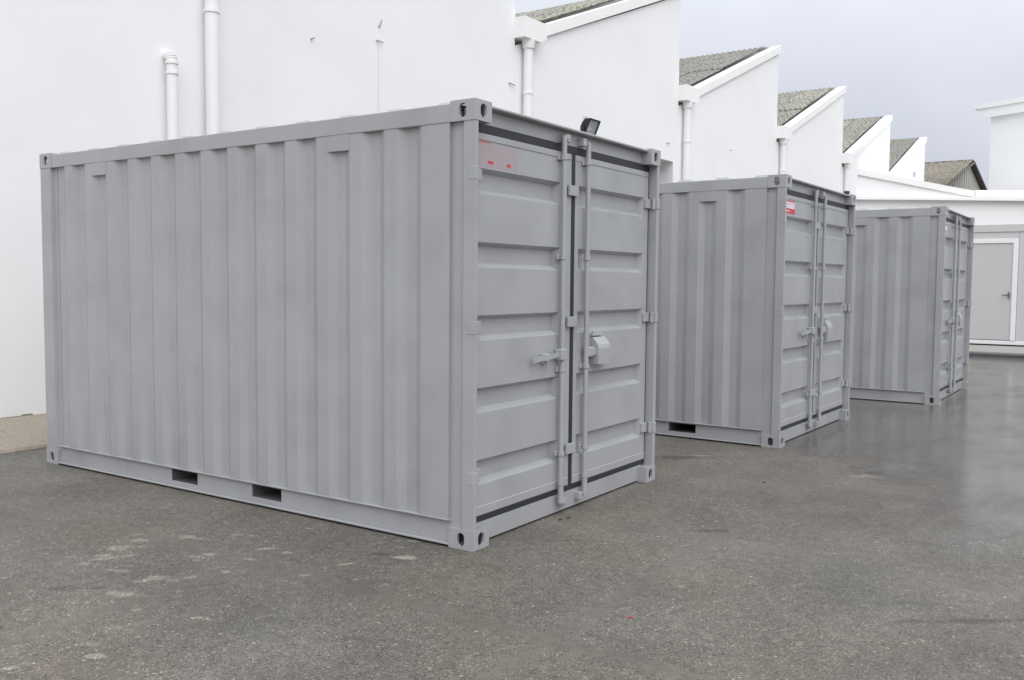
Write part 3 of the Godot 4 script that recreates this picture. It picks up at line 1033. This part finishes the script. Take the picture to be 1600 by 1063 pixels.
func make_shed() -> void:
	var th := -atan(0.0237)
	var r := base("gabled_shed", Vector3(0, 0, -6.992), th)
	tag(r, "grey clad shed with a brown corrugated gable roof behind the annex", "building")
	var a := Vector2(58.9, 9.15)
	var st := mb()
	prism(st, [Vector2(50.2, -0.2), Vector2(65.6, -0.2), Vector2(65.6, 7.4), Vector2(58.9, 9.1), Vector2(50.2, 6.75)], 2, -14.0, -0.1)
	build(st, "wall", M.cladding, r)
	var x := 50.3
	while x < 65.4:
		var top := 6.75 + (x - 50.2) * 0.27 if x < 58.9 else 9.1 - (x - 58.9) * 0.254
		var b := mb()
		box(b, Vector3(x, 4.5, -0.1), Vector3(x + 0.05, top - 0.06, -0.06), 0.0)
		build(b, "cladding_batten", M.cladding, r)
		x += 0.72
	var rc := mb()
	tube(rc, Vector3(a.x, a.y + 0.1, 0.1), Vector3(a.x, a.y + 0.1, -14), 0.09, 0.09, 8)
	var roof := build(rc, "roof", M.shed1, r)
	var rng := RandomNumberGenerator.new()
	rng.seed = 4
	var sl := atan2(2.45, 9.0)
	var sh := sheet_mesh(1.062, 2.45, 0.177, 0.03)
	for row in 4:
		for c in 9:
			var o := place(sh, "roof_sheet", M["shed%d" % rng.randi_range(0, 2)], roof)
			var al := 9.35 - 2.33 * (row + 1)
			o.transform = Transform3D(Basis(Vector3.BACK, sl + 0.006), Vector3(49.9 + al * cos(sl), 6.80 + al * sin(sl), 0.18 - 1.062 * c))
	var sr := atan2(1.75, 7.2)
	var rs := mb()
	for c in 9:
		for row in 3:
			var o := place(sh, "roof_sheet", M["shed%d" % rng.randi_range(0, 2)], roof)
			var al := 2.3 * row
			o.transform = Transform3D(Basis(Vector3.BACK, -sr - 0.006), Vector3(58.9 + al * cos(sr), 9.22 - al * sin(sr) + 0.02 * (2 - row), 0.18 - 1.062 * c))
	rs.clear()
	var vg := mb()
	prism(vg, [Vector2(58.9, 9.08), Vector2(66.0, 7.30), Vector2(66.0, 7.42), Vector2(58.9, 9.22)], 2, 0.19, 0.24)
	build(vg, "verge_board", M.dark_metal, roof)
	var vl := mb()
	prism(vl, [Vector2(58.9, 9.08), Vector2(49.9, 6.66), Vector2(49.9, 6.74), Vector2(58.9, 9.17)], 2, 0.19, 0.23)
	build(vl, "verge_board", M.shed2, roof)

# ------------------------------------------------------------------ scene
func _ready() -> void:
	var cam := Camera3D.new()
	cam.name = "camera"
	add_child(cam)
	cam.position = Vector3(-4.221, 1.559, 3.108)
	cam.rotation_order = EULER_ORDER_YXZ
	cam.rotation = Vector3(-0.0623, -0.9774, 0.0083)
	cam.fov = 40.5
	cam.far = 1200.0
	cam.near = 0.05
	cam.current = true

	var env := Environment.new()
	env.background_mode = Environment.BG_SKY
	env.tonemap_mode = Environment.TONE_MAPPER_LINEAR
	env.tonemap_exposure = 1.76
	env.sdfgi_enabled = true
	env.ssao_enabled = true
	env.ssil_enabled = true
	var sky := Sky.new()
	var sm := ProceduralSkyMaterial.new()
	sm.sky_horizon_color = srgb(0.225, 0.243, 0.29)
	sm.sky_top_color = srgb(1.34, 1.37, 1.44)
	sm.sky_curve = 1.0
	sm.ground_horizon_color = srgb(0.3, 0.3, 0.31)
	sm.ground_bottom_color = srgb(0.12, 0.12, 0.12)
	sm.energy_multiplier = 1.05
	sm.sun_angle_max = 1.0
	var cn := noise(91, 0.012, 5)
	var ci := cn.get_seamless_image(1024, 512)
	ci.convert(Image.FORMAT_L8)
	var cd := ci.get_data()
	sm.sky_cover = ramp_tex(cd, 1024, 512, [[0.0, Color(0, 0, 0)], [0.35, Color(0.08, 0.08, 0.08)], [0.75, Color(0.27, 0.265, 0.26)], [1.0, Color(0.33, 0.325, 0.315)]])
	sky.sky_material = sm
	env.sky = sky
	var we := WorldEnvironment.new()
	we.name = "world_environment"
	we.environment = env
	add_child(we)
	var sun := DirectionalLight3D.new()
	sun.name = "sun"
	add_child(sun)
	sun.look_at_from_position(Vector3(-3.4, 9, 4.4), Vector3.ZERO)
	sun.light_energy = 0.5
	sun.light_color = Color(0.985, 0.99, 1.0)
	sun.light_angular_distance = 75.0
	sun.shadow_enabled = true

	make_materials()
	make_ground()
	make_pavement()
	make_factory()
	make_annex()
	make_cabin()
	make_shed()
	make_tall()

	var p1 := [[-2.83, -2.527], [-1.932, -1.637]]
	var p2 := [[-2.06, -1.765], [-1.162, -0.868]]
	var c1 := make_container(Vector3(0, 0, 0), 0.0, 4.503, [2, 11], p1, "largest grey container, nearest the camera, with a floodlight on top")
	var c2 := make_container(Vector3(4.4015, 0, 0.3668), -0.0167, 2.991, [1, 7], p2, "middle grey container with a red and white sticker on its door")
	var c3 := make_container(Vector3(8.8242, 0, 1.0443), -0.0064, 2.991, [2, 7], [], "smallest looking grey container, farthest off, with a small white sticker")
	# stickers
	var d1: Node3D = c1[1]
	sticker(d1, "sticker_residue", M.label_stain, 0.10, 2.236, 0.54, 2.372, -0.0692, "pinkish remains of a peeled sticker")
	for q in [[0.25, 2.262, 0.034, 0.010], [0.44, 2.262, 0.025, 0.011], [0.18, 2.375, 0.06, 0.0035]]:
		var blob := []
		for i in 12:
			var ang := TAU * i / 12
			var wob := 1.0 + 0.28 * sin(i * 2.3 + q[0] * 40.0)
			blob.append(Vector2(q[0] + q[2] * wob * cos(ang), q[1] + q[3] * wob * sin(ang)))
		var bs := mb()
		prism(bs, blob, 2, -0.0695, -0.0685)
		build(bs, "red_scrap", M.red, d1)
	var d2: Node3D = c2[1]
	var lab := sticker(d2, "sticker", M.red, 0.10, 2.246, 0.482, 2.372, -0.0690, "red and white sticker")
	lab.set_meta("label", "red and white sticker")
	sticker(d2, "sticker_panel", M.label_white, 0.11, 2.297, 0.472, 2.358, -0.0684)
	var rng := RandomNumberGenerator.new()
	rng.seed = 15
	var x := 0.19
	while x < 0.44:
		var w := rng.randf_range(0.012, 0.026)
		sticker(d2, "sticker_print", M.label_ink, x, 2.332, x + w, 2.346, -0.0680)
		sticker(d2, "sticker_print", M.label_ink, x + 0.004, 2.308, x + w * 0.8, 2.321, -0.0680)
		x += w + 0.012
	sticker(d2, "sticker_print", M.label_white, 0.21, 2.268, 0.33, 2.276, -0.0684)
	sticker(c3[1], "sticker", M.label_white, 0.40, 2.306, 0.54, 2.36, -0.0690, "small white sticker")
	floodlight(Vector3(1.545, 2.584, -0.12))
	# fitting on the middle container
	var rf := base("roof_fitting", Vector3(4.4015 + 2.30, H + 0.001, 0.3668 + 0.038 - 0.07), 0.0)
	tag(rf, "small black fitting on the far top corner of the middle container", "fitting")
	var a := mb()
	tube(a, Vector3(0, 0, 0), Vector3(0, 0.018, 0), 0.026, 0.026, 14)
	build(a, "stud", M.black, rf)
	var b := mb()
	tube(b, Vector3(0, 0.018, 0), Vector3(0, 0.038, 0), 0.034, 0.03, 14)
	build(b, "cap", M.black, rf)
	# litter
	var names := ["dark leaf scrap lying by the sill of the largest container", "dark curled leaf next to another by the largest container", "dark scrap of leaf on the open asphalt beside the middle container"]
	var spots := [Vector3(0.93, 0.002, 0.03), Vector3(1.0, 0.002, 0.05), Vector3(2.85, 0.002, 0.75)]
	for k in 3:
		var l := mb()
		var s := 0.02
		for i in 6:
			var t0 := -1.0 + i / 3.0
			var t1 := -1.0 + (i + 1) / 3.0
			var w0 := 0.55 * sqrt(maxf(0, 1 - t0 * t0))
			var w1 := 0.55 * sqrt(maxf(0, 1 - t1 * t1))
			for sg: float in [-1.0, 1.0]:
				quad(l, Vector3(t0, 0.25 * t0 * t0, 0) * s, Vector3(t1, 0.25 * t1 * t1, 0) * s, Vector3(t1, 0.25 * t1 * t1 + 0.3 * w1, sg * w1) * s, Vector3(t0, 0.25 * t0 * t0 + 0.3 * w0, sg * w0) * s)
		var o := build(l, "leaf", M.leaf, self)
		o.position = spots[k]
		o.rotation.y = 1.1 * k
		tag(o, names[k], "leaf", "leaf scraps on the asphalt")
	var rs := mb()
	for i in 5:
		var a0 := TAU * i / 5
		var a1 := TAU * (i + 1) / 5
		tri(rs, Vector3(0, 0.006, 0), Vector3(cos(a0) * 0.014, 0.002, sin(a0) * 0.009), Vector3(cos(a1) * 0.012, 0.003, sin(a1) * 0.01))
	var ro := build(rs, "paper_scrap", M.red, self)
	ro.position = Vector3(-0.404, 0.001, 1.214)
	tag(ro, "tiny red scrap on the asphalt in front of the largest container", "litter")
